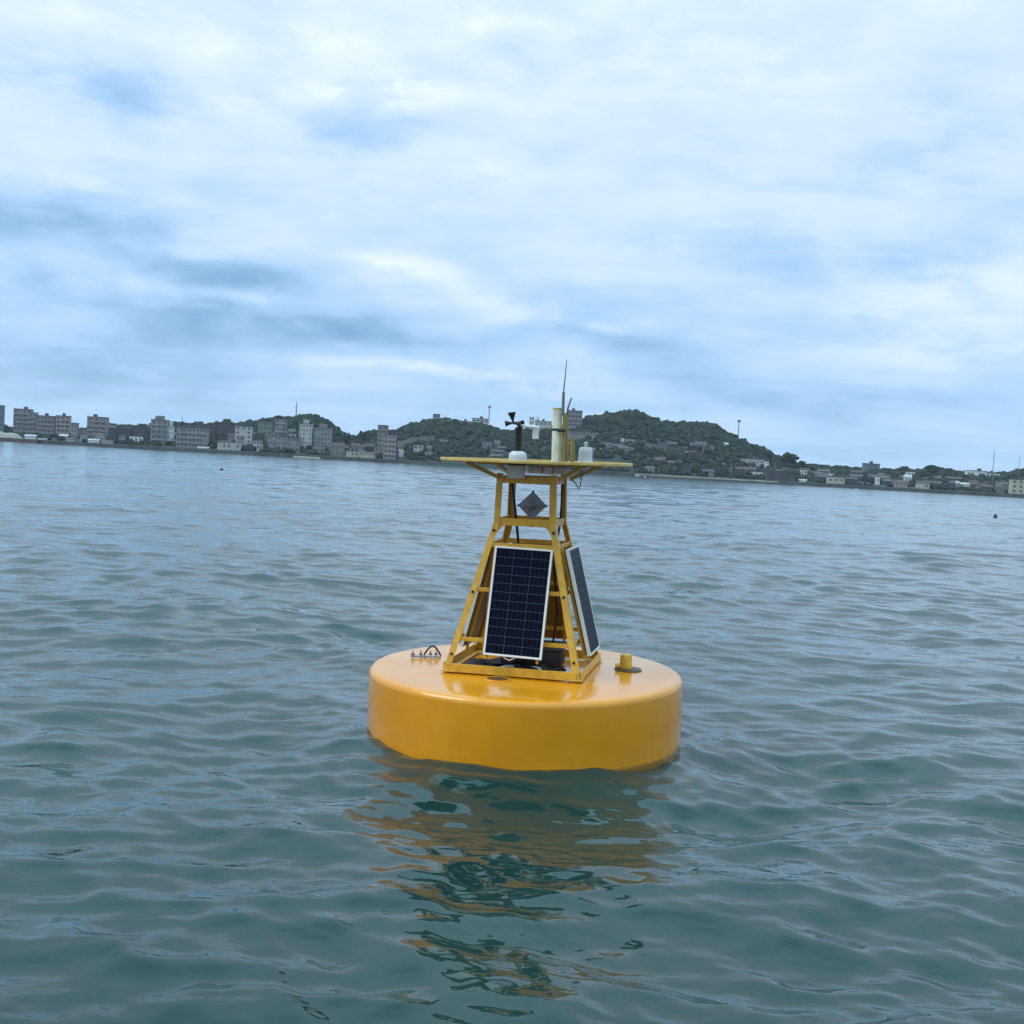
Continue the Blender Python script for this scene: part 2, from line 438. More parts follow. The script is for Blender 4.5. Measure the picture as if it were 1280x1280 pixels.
# ------------------------------------------------------------------ far buildings
def wallmat(name, c, v=.25): return mat(name, c, .85, var=v, vscale=.25, spec=.2)
WM = {'grey': wallmat('render_grey', (.26, .245, .235)), 'mauve': wallmat('render_mauve', (.25, .215, .215)), 'white': wallmat('render_white', (.66, .66, .64), .12),
      'cream': wallmat('render_cream', (.47, .44, .33), .2), 'pink': wallmat('render_pink', (.35, .28, .25)), 'dark': wallmat('render_dark', (.075,.072,.075)),
      'brown': wallmat('render_brown', (.085,.065,.055)), 'blue': wallmat('render_blue', (.17,.195,.235)), 'pale': wallmat('render_pale', (.46,.45,.41), .2),
      'green': wallmat('render_green', (.20,.22,.175))}
M_glass = mat('far_window', (.055, .062, .072), .35)
M_roof = mat('far_roof', (.10, .085, .085), .9, var=.3, vscale=.3)
M_roofred = mat('far_roof_red', (.085, .062, .058), .9, var=.3, vscale=.3)
M_roofpale = mat('far_roof_pale', (.42, .43, .44), .8, var=.2, vscale=.3)
M_mast = mat('mast_metal', (.16, .17, .19), .6, .3)
M_wallstone = mat('sea_wall_stone', (.055, .058, .055), .95, var=.5, vscale=.12)
M_sand = mat('foreshore_sand', (.30, .27, .22), .95, var=.3, vscale=.1)

def find_depth(px, ybot):
    for y in np.arange(Y0+8, Y1+6, 3.0):
        d = ray(px, ybot); x = d.x/d.y*y
        if to_px((x, y, terr1(x, y)))[1] <= ybot: return float(y)
    return Y1
BUILD_N = 0
def building(x0, x1, ytop, ybot, wall='grey', roof='flat', label=None, cat='building', depth=None, group=None, name='building', win=True, step=None):
    y = depth or find_depth((x0+x1)/2, ybot)
    pm = on_y((x0+x1)/2, ytop, y)
    W = on_y(x1, ytop, y).x - on_y(x0, ytop, y).x
    W *= .985
    zb = terr1(pm.x, y) - .8
    Hh = max(pm.z - zb, 2.2)
    D = min(max(W*.7, 6), 15)
    root = empty(name, (pm.x, y+D/2, zb), (0, 0, random.uniform(-.05, .05)-math.atan2(pm.x, y)*.6))
    tag(root, label, cat, group)
    peak = roof == 'gable'
    wallh = Hh*.72 if peak else Hh
    bm = bmesh.new(); box(bm, (0, 0, wallh/2), (W, D, wallh))
    if step:      # a set-back upper storey
        box(bm, (W*step[0], 0, wallh+step[2]/2-.01), (W*step[1], D*.6, step[2]))
    bm_obj('wall', bm, WM[wall], root)
    bm = bmesh.new()
    if peak:
        ov = .35; h = Hh-wallh
        a = [(-W/2-ov, -D/2-ov, wallh), (W/2+ov, -D/2-ov, wallh), (W/2+ov, D/2+ov, wallh), (-W/2-ov, D/2+ov, wallh), (-W/2-ov, 0, wallh+h), (W/2+ov, 0, wallh+h)]
        v = [bm.verts.new(q) for q in a]
        for f in ((0, 1, 5, 4), (2, 3, 4, 5), (0, 4, 3), (1, 2, 5), (0, 3, 2, 1)): bm.faces.new([v[q] for q in f])
        bm_obj('roof', bm, random.choice([M_roof, M_roofred]) if wall != 'white' else M_roofpale, root)
    else:
        box(bm, (0, 0, wallh+.2), (W+.5, D+.5, .4))
        if W > 9:
            box(bm, (random.uniform(-.25, .25)*W, 0, wallh+1.3), (W*.18, D*.4, 1.9))
        bm_obj('roof', bm, M_roof, root)
    if win and wallh > 4:
        nf = max(1, int((wallh-.8)/3.0)); nc = max(2, int(W/random.uniform(2.2, 3.6))); wf = random.uniform(.32, .58); hf = random.uniform(.3, .5)
        bm = bmesh.new(); fh = (wallh-.8)/nf
        for i in range(nf):
            for j in range(nc):
                if random.random() < .08: continue
                cx = (j+.5)/nc*W - W/2; cz = .8 + (i+.55)*fh
                box(bm, (cx, -D/2-.02, cz), (W/nc*wf, .12, fh*hf))
        bm_obj('windows', bm, M_glass, root, kind='stuff')
        if nf >= 4 and random.random() < .6:
            bm = bmesh.new()
            for i in range(1, nf):
                box(bm, (0, -D/2-.35, .8+i*fh-.12), (W*.86, .7, .22))
            bm_obj('balconies', bm, WM['pale' if wall != 'pale' else 'grey'], root, kind='stuff')
    return root

B = [
 (-4, 3, 507, 545, 'blue', 'flat', 'slim blue-grey tower cut by the left edge of the picture'),
 (16, 37, 511.5, 545, 'mauve', 'flat', 'tallest grey-mauve apartment block in the cluster at far left'),
 (36, 45, 516, 546, 'grey', 'flat', 'narrow grey block joined to the right of the tallest left apartment block'),
 (45, 66, 520, 547, 'mauve', 'flat', 'broad mauve apartment block second in the far left cluster'),
 (69, 86, 520, 547, 'pink', 'flat', 'pinkish apartment tower third in the far left cluster'),
 (88, 96, 529, 549, 'grey', 'flat', 'slim low grey block right of the pinkish apartment tower'),
 (108, 132, 521.5, 550, 'mauve', 'flat', 'isolated square mauve tower standing apart right of the far left cluster'),
 (134, 162, 536, 553, 'brown', 'flat', 'long low reddish-brown block right of the isolated square tower'),
 (165, 187, 535, 554, 'dark', 'flat', 'dark low block left of the stepped grey tower'),
 (188, 209, 525, 556, 'grey', 'flat', 'stepped grey tower with a taller centre on the left shore'),
 (209, 216, 533, 556, 'white', 'flat', 'thin white-sided block beside the stepped grey tower'),
 (219, 257, 535, 560, 'grey', 'flat', 'wide grey block with a pale front under the left ridge'),
 (236, 268, 530.5, 556, 'dark', 'flat', 'dark block with a long roof behind the wide grey one'),
 (272, 292, 529, 556, 'brown', 'flat', 'brown block with two roof huts on the left shore'),
 (293, 314, 533, 560, 'pale', 'flat', 'pale block between the brown block and the trees'),
 (322, 340, 527, 556, 'green', 'flat', 'greenish grey block among the trees left of the tall mast'),
 (343, 358, 524, 556, 'grey', 'flat', 'grey block just left of the tall thin mast'),
 (374, 390, 530, 562, 'pale', 'flat', 'pale stepped block in front of the round wooded dome'),
 (392, 414, 535, 563, 'grey', 'flat', 'weathered grey block right of the pale stepped one under the dome'),
 (334, 374, 546, 564, 'grey', 'flat', 'long grey terrace building low below the tall mast'),
 (271, 299, 553, 563, 'pale', 'flat', 'low pale building with a row of openings on the shore'),
 (246, 260, 559, 563.5, 'white', 'gable', 'small white boathouse left of the low pale building with openings'),
 (161, 177, 545.5, 555, 'white', 'flat', 'white house on the quay below the dark low block'),
 (30, 43, 543, 549, 'white', 'gable', 'white pitched shed below the tallest left block'),
 (46, 56, 548.5, 553.5, 'white', 'flat', 'small white hut at the water below the broad mauve block'),
 (73, 83, 542.5, 550, 'white', 'gable', 'white house below the pinkish apartment tower'),
 (81, 91, 547, 553, 'pale', 'gable', 'pale sloping-roofed shed right of the white house at left'),
 (109, 122, 548.5, 553.5, 'white', 'gable', 'low white shed at the foot of the isolated tower'),
 (126, 139, 550, 556, 'pale', 'gable', 'pale shed right of the low white one below the isolated tower'),
 (181, 190, 546, 554, 'white', 'gable', 'white gabled house below the stepped grey tower'),
 (413, 430, 553, 570, 'green', 'gable', 'greenish pale house with a gable in the dip between hills'),
 (432, 448, 564, 573.5, 'cream', 'flat', 'cream waterfront building left of its twin in the dip between hills'),
 (450, 468, 565, 574.5, 'cream', 'gable', 'cream waterfront building with gabled roof below the pink towers'),
 (472, 485, 532, 572, 'mauve', 'flat', 'tall mauve tower left of the pink one at the foot of the middle hill'),
 (485, 497, 538, 572, 'dark', 'flat', 'dark block behind the pink tower at the foot of the middle hill'),
 (480, 495, 544, 575, 'pink', 'flat', 'pink tower in front of the dark block by the middle hill'),
 (497, 504, 561, 572, 'white', 'flat', 'small white house right of the pink tower'),
 (541, 550, 518, 528, 'grey', 'flat', 'square grey fort block on top of the middle hill'),
 (552, 573, 525.5, 530, 'pale', 'flat', 'long low pale wing beside the hilltop fort block'),
 (574, 590, 527, 534, 'grey', 'flat', 'low grey wing in the middle of the hilltop row'),
 (590, 611, 523.5, 534, 'pale', 'flat', 'pale hall at the right end of the hilltop row by the white mast'),
 (674, 690, 527, 540, 'pale', 'flat', 'pale block on the saddle left of the cream cylinder'),
 (662, 668, 522, 540, 'white', 'flat', 'slim white tower on the saddle behind the wind vane'),
 (709, 728.5, 513.5, 540, 'mauve', 'flat', 'large windowless grey-mauve block behind the antennas'),
 (708, 750, 540, 552, 'grey', 'flat', 'long grey terrace in front of the large grey-mauve block'),
 (768, 781, 547.5, 552, 'white', 'flat', 'white bungalow high on the slope right of the buoy'),
 (783, 795, 549, 556, 'pale', 'gable', 'pale house right of the white bungalow on the slope'),
 (752, 767, 553, 560, 'grey', 'flat', 'grey house left below the white bungalow on the slope'),
 (741, 753, 560, 564, 'white', 'gable', 'small white cottage low on the slope beside the buoy beacon'),
 (903, 911, 553, 560, 'white', 'gable', 'white cottage high on the right slope below the mast'),
 (870, 884, 552, 562, 'grey', 'gable', 'grey gabled house left of the white cottage below the mast'),
 (923, 957, 574, 581, 'pale', 'flat', 'long pale flat-roofed hall on the right slope'),
 (957, 962, 577, 588, 'white', 'flat', 'white gable end at the right of the long pale hall'),
 (940, 954, 590, 597.5, 'white', 'flat', 'white shed on the shore below the long pale hall'),
 (959, 993, 589, 601, 'dark', 'flat', 'long dark warehouse right of the white shore shed'),
 (1000, 1009, 599, 606, 'white', 'gable', 'small white house right of the long dark warehouse'),
 (1036, 1057, 596.5, 608, 'cream', 'flat', 'cream two-storey house on the right shore'),
 (1081, 1101, 580, 594, 'blue', 'flat', 'blue-grey tower rising above the trees on the right'),
 (1120, 1136, 600, 612, 'pink', 'gable', 'pinkish house left of the pale gabled one on the right shore'),
 (1148, 1163, 601, 613, 'pale', 'gable', 'pale gabled house on the right shore'),
 (1189, 1200, 601, 608, 'white', 'gable', 'bright white roofed house among dark houses at right'),
 (1196, 1206, 606, 612, 'pale', 'gable', 'pale house tucked right below the bright white roofed one'),
 (1211, 1234, 589, 597, 'white', 'flat', 'white villa row left half on the right ridge'),
 (1234, 1251, 592, 598, 'white', 'flat', 'lower white villa right half on the right ridge'),
 (1224, 1236, 604, 612, 'pink', 'gable', 'pinkish house below the white villas'),
 (1267, 1290, 600, 618, 'cream', 'flat', 'pale block cut by the right edge of the picture'),
]
for (x0, x1, yt, yb, wl, rf, lb) in B:
    building(x0, x1, yt, yb, wl, rf, lb, step=((0, .45, 3.2) if 'stepped' in lb or 'roof huts' in lb else None))

# filler houses: the dense small housing nobody can tell apart
WORD = {'grey': 'grey', 'dark': 'dark', 'brown': 'brownish', 'mauve': 'mauve', 'pale': 'pale', 'pink': 'pinkish', 'white': 'white'}
def filler(px0, px1, tmin, tmax, n, kinds, where, hmin=4, hmax=8, wmax=16):
    for k in range(n):
        px = random.uniform(px0, px1); tt = random.uniform(tmin, tmax)
        y = Y0+12+tt*(Y1-Y0-30); d = ray(px, 560); x = d.x/d.y*y
        z = terr1(x, y)
        hh = random.uniform(hmin, hmax); wpx = random.uniform(6, wmax)
        top = to_px((x, y, z+hh))[1]; kd = random.choice(kinds)
        if kd in ('white', 'pale'): wpx *= .75
        building(px-wpx/2, px+wpx/2, top, top+10, kd, random.choice(['flat', 'gable', 'gable']), 'small %s house %s' % (WORD[kd], where), 'house', depth=y, group='%s houses %s' % (WORD[kd], where), name='house')
filler(100, 420, .05, .5, 44, ['grey', 'dark', 'brown', 'mauve', 'grey', 'pale'], 'in the crowded town on the left shore', 5, 10)
filler(420, 540, .05, .3, 12, ['grey', 'dark', 'pale'], 'at the foot of the middle hill')
filler(545, 700, .1, .4, 7, ['grey', 'dark', 'dark'], 'on the slope behind the buoy platform')
filler(700, 960, .05, .55, 30, ['grey', 'dark', 'dark', 'mauve', 'brown', 'grey'], 'scattered on the slope right of the buoy', 3, 5.5, 20)
filler(965, 1280, .0, .45, 56, ['dark', 'brown', 'mauve', 'dark', 'pink', 'dark', 'white'], 'in the row along the right shore', 3.5, 6.5, 18)

# masts
def mast(px, ytop, ybot, r, label, head=False, dishes=0, col=M_mast):
    y = Y1-6 if ybot < 560 else Y0+90
    p = on_y(px, ytop, y); zb = terr1(p.x, y)-.5; h = p.z-zb
    root = empty('radio_mast', (p.x, y, zb)); tag(root, label, 'mast')
    bm = bmesh.new(); tube(bm, [(0, 0, 0), (0, 0, h)], [r, r*.6], 8); bm_obj('pole', bm, col, root)
    if head:
        bm = bmesh.new(); lathe(bm, [(.2, h-2.2), (1.3, h-1.6), (1.5, h-.2), (1.1, h)], seg=10); bm_obj('head_platform', bm, col, root)
    for k in range(dishes):
        bm = bmesh.new(); lathe(bm, [(.1, 0), (.9, .5), (.9, .7)], (0, -r-.2, h*(.72+.13*k)), 10, Matrix.Rotation(math.pi/2, 3, 'X')); bm_obj('dish', bm, WM['pale'], root)
mast(371, 503, 522, .55, 'tall thin mast on the left ridge beside the round wooded dome', dishes=1)
mast(228, 520, 532, .25, 'thin aerial on the left ridge above the wide grey block')
mast(612, 507, 535, .75, 'pale mast at the end of the hilltop row of buildings', head=True, col=WM['pale'])
mast(924, 525, 552, .5, 'dark mast with a round head on the right shoulder of the big hill', head=True)
mast(1243, 563, 590, .35, 'leaning thin dark mast above the white villas on the right ridge')
mast(1275, 569, 590, .25, 'faint thin mast by the right edge of the picture')

# trees that stand out one by one
def tree(px, ytop, ybot, wpx, label):
    y = find_depth(px, ybot) if ybot < 600 else Y0+25
    y = min(y, Y1)
    p = on_y(px, ytop, y); zb = terr1(p.x, y)-.4; h = max(p.z-zb, 4); wd = wpx/FPX*y
    root = empty('tree', (p.x, y, zb)); tag(root, label, 'tree')
    bm = bmesh.new(); tube(bm, [(0, 0, 0), (.1, 0, h*.45), (0, .1, h*.75)], [.4, .3, .12], 7)
    tube(bm, [(.1, 0, h*.4), (wd*.2, 0, h*.65)], [.2, .08], 6); tube(bm, [(.1, 0, h*.42), (-wd*.22, .2, h*.62)], [.2, .08], 6)
    bm_obj('trunk', bm, WM['brown'], root)
    pl = []
    for k in range(26):
        a = random.random()*6.28; rr = random.random()**.5*wd*.42; zz = h*random.uniform(.35, .93)
        sh = 1-abs(zz/h-.6)*1.1
        pl.append((math.cos(a)*rr*sh, math.sin(a)*rr*sh, zz, wd*random.uniform(.10, .18), wd*random.uniform(.08, .14)))
    clumps(pl, 'crown', root)
tree(988, 566.5, 584, 22, 'big round tree at the right foot of the large hill')
tree(1003, 576, 588, 12, 'smaller round tree just right of the big round one')
tree(960, 563, 575, 14, 'round tree on the falling right shoulder of the large hill')
tree(944, 557, 566, 12, 'bushy tree higher on the right shoulder, left of its neighbour')
tree(1165, 582, 592, 18, 'broad tree rising on the right ridge left of the villas')
tree(1131, 583, 592, 14, 'tree on the right ridge halfway to the villas')
tree(455, 539, 556, 15, 'dark round tree left of the mauve tower')
tree(350, 519.5, 536, 16, 'dark tree above the grey block left of the tall mast')
tree(332, 523, 536, 14, 'tree above the greenish grey block on the left ridge')
tree(286, 523.5, 536, 10, 'small tree above the brown block on the left ridge')
tree(434, 540, 560, 12, 'tree in the dip right of the round wooded dome')

# sea wall and foreshore
def strip(name, px0, px1, dy, z0, z1, depth, m, **kw):
    bm = bmesh.new(); n = max(4, int((px1-px0)/6))
    prev = None
    for i in range(n+1):
        px = px0+(px1-px0)*i/n; d = ray(px, 580); y = Y0-dy; x = d.x/d.y*y
        jz = random.uniform(-.12, .12); jy = random.uniform(-.5, .5)
        cur = [bm.verts.new(q) for q in ((x, y-1.2+jy, z0), (x, y+jy, z1+jz), (x, y+depth, z1+jz*.5), (x, y+depth, z0))]
        if prev:
            for a in range(3): bm.faces.new((prev[a], cur[a], cur[a+1], prev[a+1]))
        prev = cur
    return bm_obj(name, bm, m, **kw)
strip('sea_wall', -480, 1750, 2.0, -.9, 2.3, 3.0, M_wallstone, label='low dark stone sea wall along the whole far shore', cat='wall')
strip('foreshore', 795, 975, 9.0, -.5, 2.0, 6.0, M_sand, kind='structure')
strip('rock_bank', 800, 1000, 13.0, -.9, 1.3, 4.5, M_wallstone, kind='structure')
strip('foreshore', 500, 700, 7.0, -.5, 1.4, 4.0, mat('grass_bank', (.05, .075, .055), .95, var=.4, vscale=.1), kind='structure')
strip('foreshore', 366, 400, 8.0, -.5, 1.2, 5.0, M_sand, kind='structure')
# bare tan mound at far left
bm = bmesh.new()
c0 = on_y(3, 548, Y0-10)
nu, nv = 24, 8; rows = []
for j in range(nv+1):
    row = []
    for i in range(nu+1):
        u = -1+2*i/nu; v = j/nv
        hgt = max(0, (1-abs(u)**2.4))*(math.sin(v*math.pi)**.6)*8.3*(1-.15*math.sin(u*7))
        row.append(bm.verts.new((c0.x-6+u*21, Y0-12+v*18, -.9+hgt+random.uniform(-.2, .2))))
    rows.append(row)
for j in range(nv):
    for i in range(nu): bm.faces.new((rows[j][i], rows[j][i+1], rows[j+1][i+1], rows[j+1][i]))
bm_obj('sand_mound', bm, M_sand, smooth=True, kind='structure')
strip('dark_quay', -60, 46, 18.0, -.9, 2.6, 5.0, mat('rusty_quay', (.07, .04, .035), .9, var=.3, vscale=.2), kind='structure')

# little things on the water
def floater(px, py, wpx, hpx, label):
    p = on_z(px, py, 0.0); s = p.y/FPX; r = wpx*s/2
    root = empty('mooring_float', (p.x, p.y, 0)); tag(root, label, 'float')
    bm = bmesh.new(); lathe(bm, [(r*.5, -r*.5), (r, -.1*r), (r*.95, hpx*s*.6), (r*.5, hpx*s)], seg=14); shade(bm_obj('drum', bm, mat('black_float', (.02, .022, .025), .5), root))
    bm = bmesh.new(); tube(bm, [(0, 0, hpx*s), (0, 0, hpx*s*1.25)], r*.12, 8); bm_obj('eye', bm, M_mast, root)
floater(277, 588, 4.5, 2.8, 'small dark float on the water far left of the buoy')
floater(1244, 647, 5, 4, 'small dark float on the water near the right edge')
def boat(px, py, lpx, label, col):
    p = on_z(px, py, 0.0); y = min(p.y, Y0-24); d = ray(px, py); x = d.x/d.y*y; L = lpx/FPX*y
    root = empty('moored_boat', (x, y, 0)); tag(root, label, 'boat')
    bm = bmesh.new(); secs = []
    for k in range(9):
        u = -1+2*k/8; bw = L*.14*(1-max(0, u)**2.2)*(1 if u > -1 else .85); sh = L*.13*(1+.5*max(0, u)**2)
        secs.append([bm.verts.new((u*L/2, -bw, sh)), bm.verts.new((u*L/2*.94, -bw*.6, -.1)), bm.verts.new((u*L/2*.94, bw*.6, -.1)), bm.verts.new((u*L/2, bw, sh))])
    for a, b_ in zip(secs, secs[1:]):
        for q in range(4): bm.faces.new((a[q], a[(q+1) % 4], b_[(q+1) % 4], b_[q]))
    bm.faces.new(secs[0]); bm_obj('hull', bm, WM[col], root)
    bm = bmesh.new(); box(bm, (-L*.1, 0, L*.2), (L*.3, L*.17, L*.16)); bm_obj('cabin', bm, WM['white'], root)
boat(807, 598, 9, 'tiny dark boat moored off the shore just right of the buoy', 'dark')
boat(379, 572, 8, 'tiny white boat on the pale slip below the wooded dome', 'white')
boat(1071, 612, 6, 'tiny white boat off the right shore', 'white')

# ------------------------------------------------------------------ the buoy
paint = bpy.data.materials.new('glossy_yellow_hull'); paint.use_nodes = True
t = NT(paint.node_tree); b = t.n['Principled BSDF']; tcn = t.node('ShaderNodeTexCoord')
n = t.noise(tcn.outputs['Object'], 1.6, 6, .6); n2 = t.noise(tcn.outputs['Object'], 14, 5, .65)
c = t.mix(t.ramp(n, .3, .7), (.79, .305, .003), (.70, .255, .002))
c = t.mix(t.math('MULTIPLY', t.ramp(n2, .58, .8), .25), c, (.60, .27, .03))
sp_ = t.node('ShaderNodeSeparateXYZ'); t.l.new(tcn.outputs['Object'], sp_.inputs[0])
# damp algae tide mark just above the waterline, uneven
edge = t.math('ADD', sp_.outputs[2], t.math('MULTIPLY', t.math('SUBTRACT', n2, .5), .05))
c = t.mix(t.math('MULTIPLY', t.ramp(edge, .012, .05, 1, 0), .75), c, (.10, .065, .012))
# faint vertical run marks
mp = t.node('ShaderNodeMapping'); mp.inputs['Scale'].default_value = (9, 9, .6); t.l.new(tcn.outputs['Object'], mp.inputs[0])
n3 = t.noise(mp.outputs[0], 1.5, 4, .6)
c = t.mix(t.math('MULTIPLY', t.ramp(n3, .55, .75), .16), c, (.42, .19, .02))
t.l.new(c, b.inputs['Base Color']); b.inputs['Roughness'].default_value = .22; b.inputs['Coat Weight'].default_value = .45; b.inputs['Specular IOR Level'].default_value = .4; b.inputs['Coat Roughness'].default_value = .05
t.l.new(t.ramp(n, .3, .7, .17, .28), b.inputs['Roughness'])
bn = t.node('ShaderNodeBump'); bn.inputs['Strength'].default_value = .25; bn.inputs['Distance'].default_value = .02
t.l.new(t.noise(tcn.outputs['Object'], 3.5, 3, .5), bn.inputs['Height']); t.l.new(bn.outputs[0], b.inputs['Normal']); t.l.new(bn.outputs[0], b.inputs['Coat Normal'])

M_frame = mat('yellow_steel', (.72, .39, .026), .42, var=.35, vscale=14, var2=(.58, .29, .020), coat=.15, bump=.15, bscale=60)
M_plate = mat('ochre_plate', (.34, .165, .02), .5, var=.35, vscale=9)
M_rim = mat('yellow_rim', (.66, .45, .12), .45, var=.25, vscale=12)
M_alu = mat('anodised_frame', (.78, .75, .66), .35, .15)
M_cell = mat('solar_cell', (.004, .005, .013), .22, 0, .10, var=.4, vscale=25, var2=(.006, .008, .020))
M_cell.node_tree.nodes['Principled BSDF'].inputs['IOR'].default_value = 1.22      # anti-reflective glass
M_bus = mat('busbar_silver', (.018, .021, .045), .3)
M_back = mat('panel_gridlines', (.10, .115, .17), .4, 0, .2)
M_black = mat('black_rubber', (.012, .012, .013), .5)
M_white = mat('white_plastic', (.72, .72, .70), .35, var=.12, vscale=15)
M_cream = mat('cream_tube', (.72, .72, .55), .4, var=.2, vscale=12)
M_olive = mat('dull_brass', (.26, .21, .07), .45, .3)
M_grey = mat('dull_grey_metal', (.40, .41, .43), .45, .2, var=.35, vscale=16)
M_pink = mat('faded_pink_box', (.74, .58, .52), .5)
M_red = mat('dark_red_case', (.10, .02, .018), .4)
M_copper = mat('grey_antenna', (.17, .155, .13), .5, .3)
M_hole = mat('dark_ochre_recess_shade', (.085, .038, .006), .5)  # ochre darkened to paint in the hatch recess's shade; post flange shares it
M_clear = mat('lamp_lens', (.50, .52, .52), .15, 0, .6)

BC = Vector((0.20, 9.64, 0.0)); RZ = math.radians(-13.0)
buoy = empty('navigation_buoy', BC, (0, 0, 0), label='large round yellow data buoy with a lattice tower floating on the water', cat='buoy')
tilt = Matrix.Rotation(math.radians(-1.2), 3, 'Y') @ Matrix.Rotation(math.radians(0.8), 3, 'X') @ Matrix.Rotation(RZ, 3, 'Z')
buoy.rotation_euler = tilt.to_euler()
bpy.context.view_layer.update()
TI = tilt.transposed()
def loc(p):      # world -> buoy space
    return TI @ (Vector(p) - BC)
def at_v(px, py, v):
    """point of a pixel ray on the buoy-space plane of depth v"""
    o_ = TI @ (Vector((0, 0, CAM_H)) - BC); d = TI @ ray(px, py)
    return o_ + d*((v-o_.y)/d.y)
def at_deck(px, py, z):
    o_ = TI @ (Vector((0, 0, CAM_H)) - BC); d = TI @ ray(px, py)
    return o_ + d*((z-o_.z)/d.z)

DZ = 0.56; RR = 1.30
prof = [(0, -.42), (1.1, -.42), (1.24, -.40), (1.29, -.34), (RR, -.28), (RR, 0), (RR, .25), (RR, DZ-.055)]
for k in range(1, 9):
    a = k/8*math.pi/2; prof.append((RR-.055+.055*math.cos(a), DZ-.055+.055*math.sin(a)))
prof += [(RR-.2, DZ+.003), (.8, DZ+.006), (.4, DZ+.008), (0, DZ+.008)]
bm = bmesh.new(); lathe(bm, prof, seg=144)
float_o = shade(bm_obj('float', bm, paint, buoy), 40)

HB, HM, HT = .562, .255, .245          # half widths: base, mid ring, top ring
ZB, ZM, ZT = DZ+.018, 1.79, 2.135
def hz(z): return HB+(HM-HB)*(z-ZB)/(ZM-ZB) if z < ZM else HM+(HT-HM)*(z-ZM)/(ZT-ZM)
corners = [(-1, -1), (1, -1), (1, 1), (-1, 1)]
def cp(sx, sy, z, inset=0.0):
    u = max(0.0, (ZM-z)/(ZM-ZB))
    return Vector((-.02*u + sx*(hz(z)-inset), .035*u + sy*(hz(z)-.04*u-inset), z))
# base frame (parent of the lattice)
bm = bmesh.new()
for i in range(4):
    a = corners[i]; c_ = corners[(i+1) % 4]
    A = cp(*a, ZB)+Vector((0, 0, .035)); Bp = cp(*c_, ZB)+Vector((0, 0, .035))
    d = (Bp-A).normalized()
    beam(bm, A+d*.03, Bp-d*.03, .012, .07)
    beam(bm, A+d*.03-Vector((0, 0, .031))+Vector((-d.y, d.x, 0))*.03, Bp-d*.03-Vector((0, 0, .031))+Vector((-d.y, d.x, 0))*.03, .055, .008)
tower = bm_obj('base_frame', bm, M_frame, buoy)
for sx, sy in corners:
    bm = bmesh.new()
    p0 = cp(sx, sy, ZB); p1 = Vector((sx*HM, sy*HM, ZM)); p2 = Vector((sx*HT, sy*HT, ZT+.05))
    fx, fy = Vector((-sx, 0, 0)), Vector((0, -sy, 0))
    for a_, b_ in ((p0, p1), (p1, p2)): angle_bar(bm, a_, b_, .052, .007, fx, fy)
    box(bm, (p0.x-sx*.05, p0.y-sy*.05, ZB+.006), (.13, .13, .010), None, .002)      # foot plate
    lg = bm_obj('leg', bm, M_frame, tower)
    for zz in (.72, 1.22, 1.72):
        h = hz(zz)
        bm = bmesh.new(); lathe(bm, [(.012, 0), (.012, .012), (.007, .02)], cp(sx, sy, zz)-Vector((sx*.026, 0, 0)), 6, Matrix.Rotation(math.pi/2*(1 if sy < 0 else -1), 3, 'X'))
        bm_obj('bolt', bm, M_black, lg)
def ring(z, hgt, th, name, inset=.004, sides=(0, 1, 2, 3)):
    h = hz(z)-inset
    for i in sides:
        a = corners[i]; c_ = corners[(i+1) % 4]
        A = cp(*a, z, inset); Bp = cp(*c_, z, inset); d = (Bp-A).normalized(); nrm = Vector((-d.y, d.x, 0))
        bm = bmesh.new(); beam(bm, A+d*.012+nrm*.012, Bp-d*.012+nrm*.012, th, hgt)
        bm_obj(name, bm, M_frame, tower)
ring(.84, .035, .010, 'crossbar'); ring(1.24, .035, .010, 'crossbar'); ring(1.60, .04, .012, 'crossbar')
ring(ZM, .06, .014, 'collar_bar'); ring(ZT, .06, .014, 'collar_bar')
# small gussets under the collar
for i, (sx, sy) in enumerate(corners[:2]):
    bm = bmesh.new(); h = hz(ZM)
    v = [bm.verts.new(q) for q in ((sx*(h-.012), -h+.004, ZM-.03), (sx*(h-.085), -h+.004, ZM-.03), (sx*(h-.012), -h-.012, ZM-.10))]
    v2 = [bm.verts.new(q.co+Vector((0, .008, 0))) for q in v]
    bm.faces.new(v); bm.faces.new(v2[::-1])
    for q in range(3): bm.faces.new((v[q], v2[q], v2[(q+1) % 3], v[(q+1) % 3]))
    bm_obj('gusset', bm, M_frame, tower)

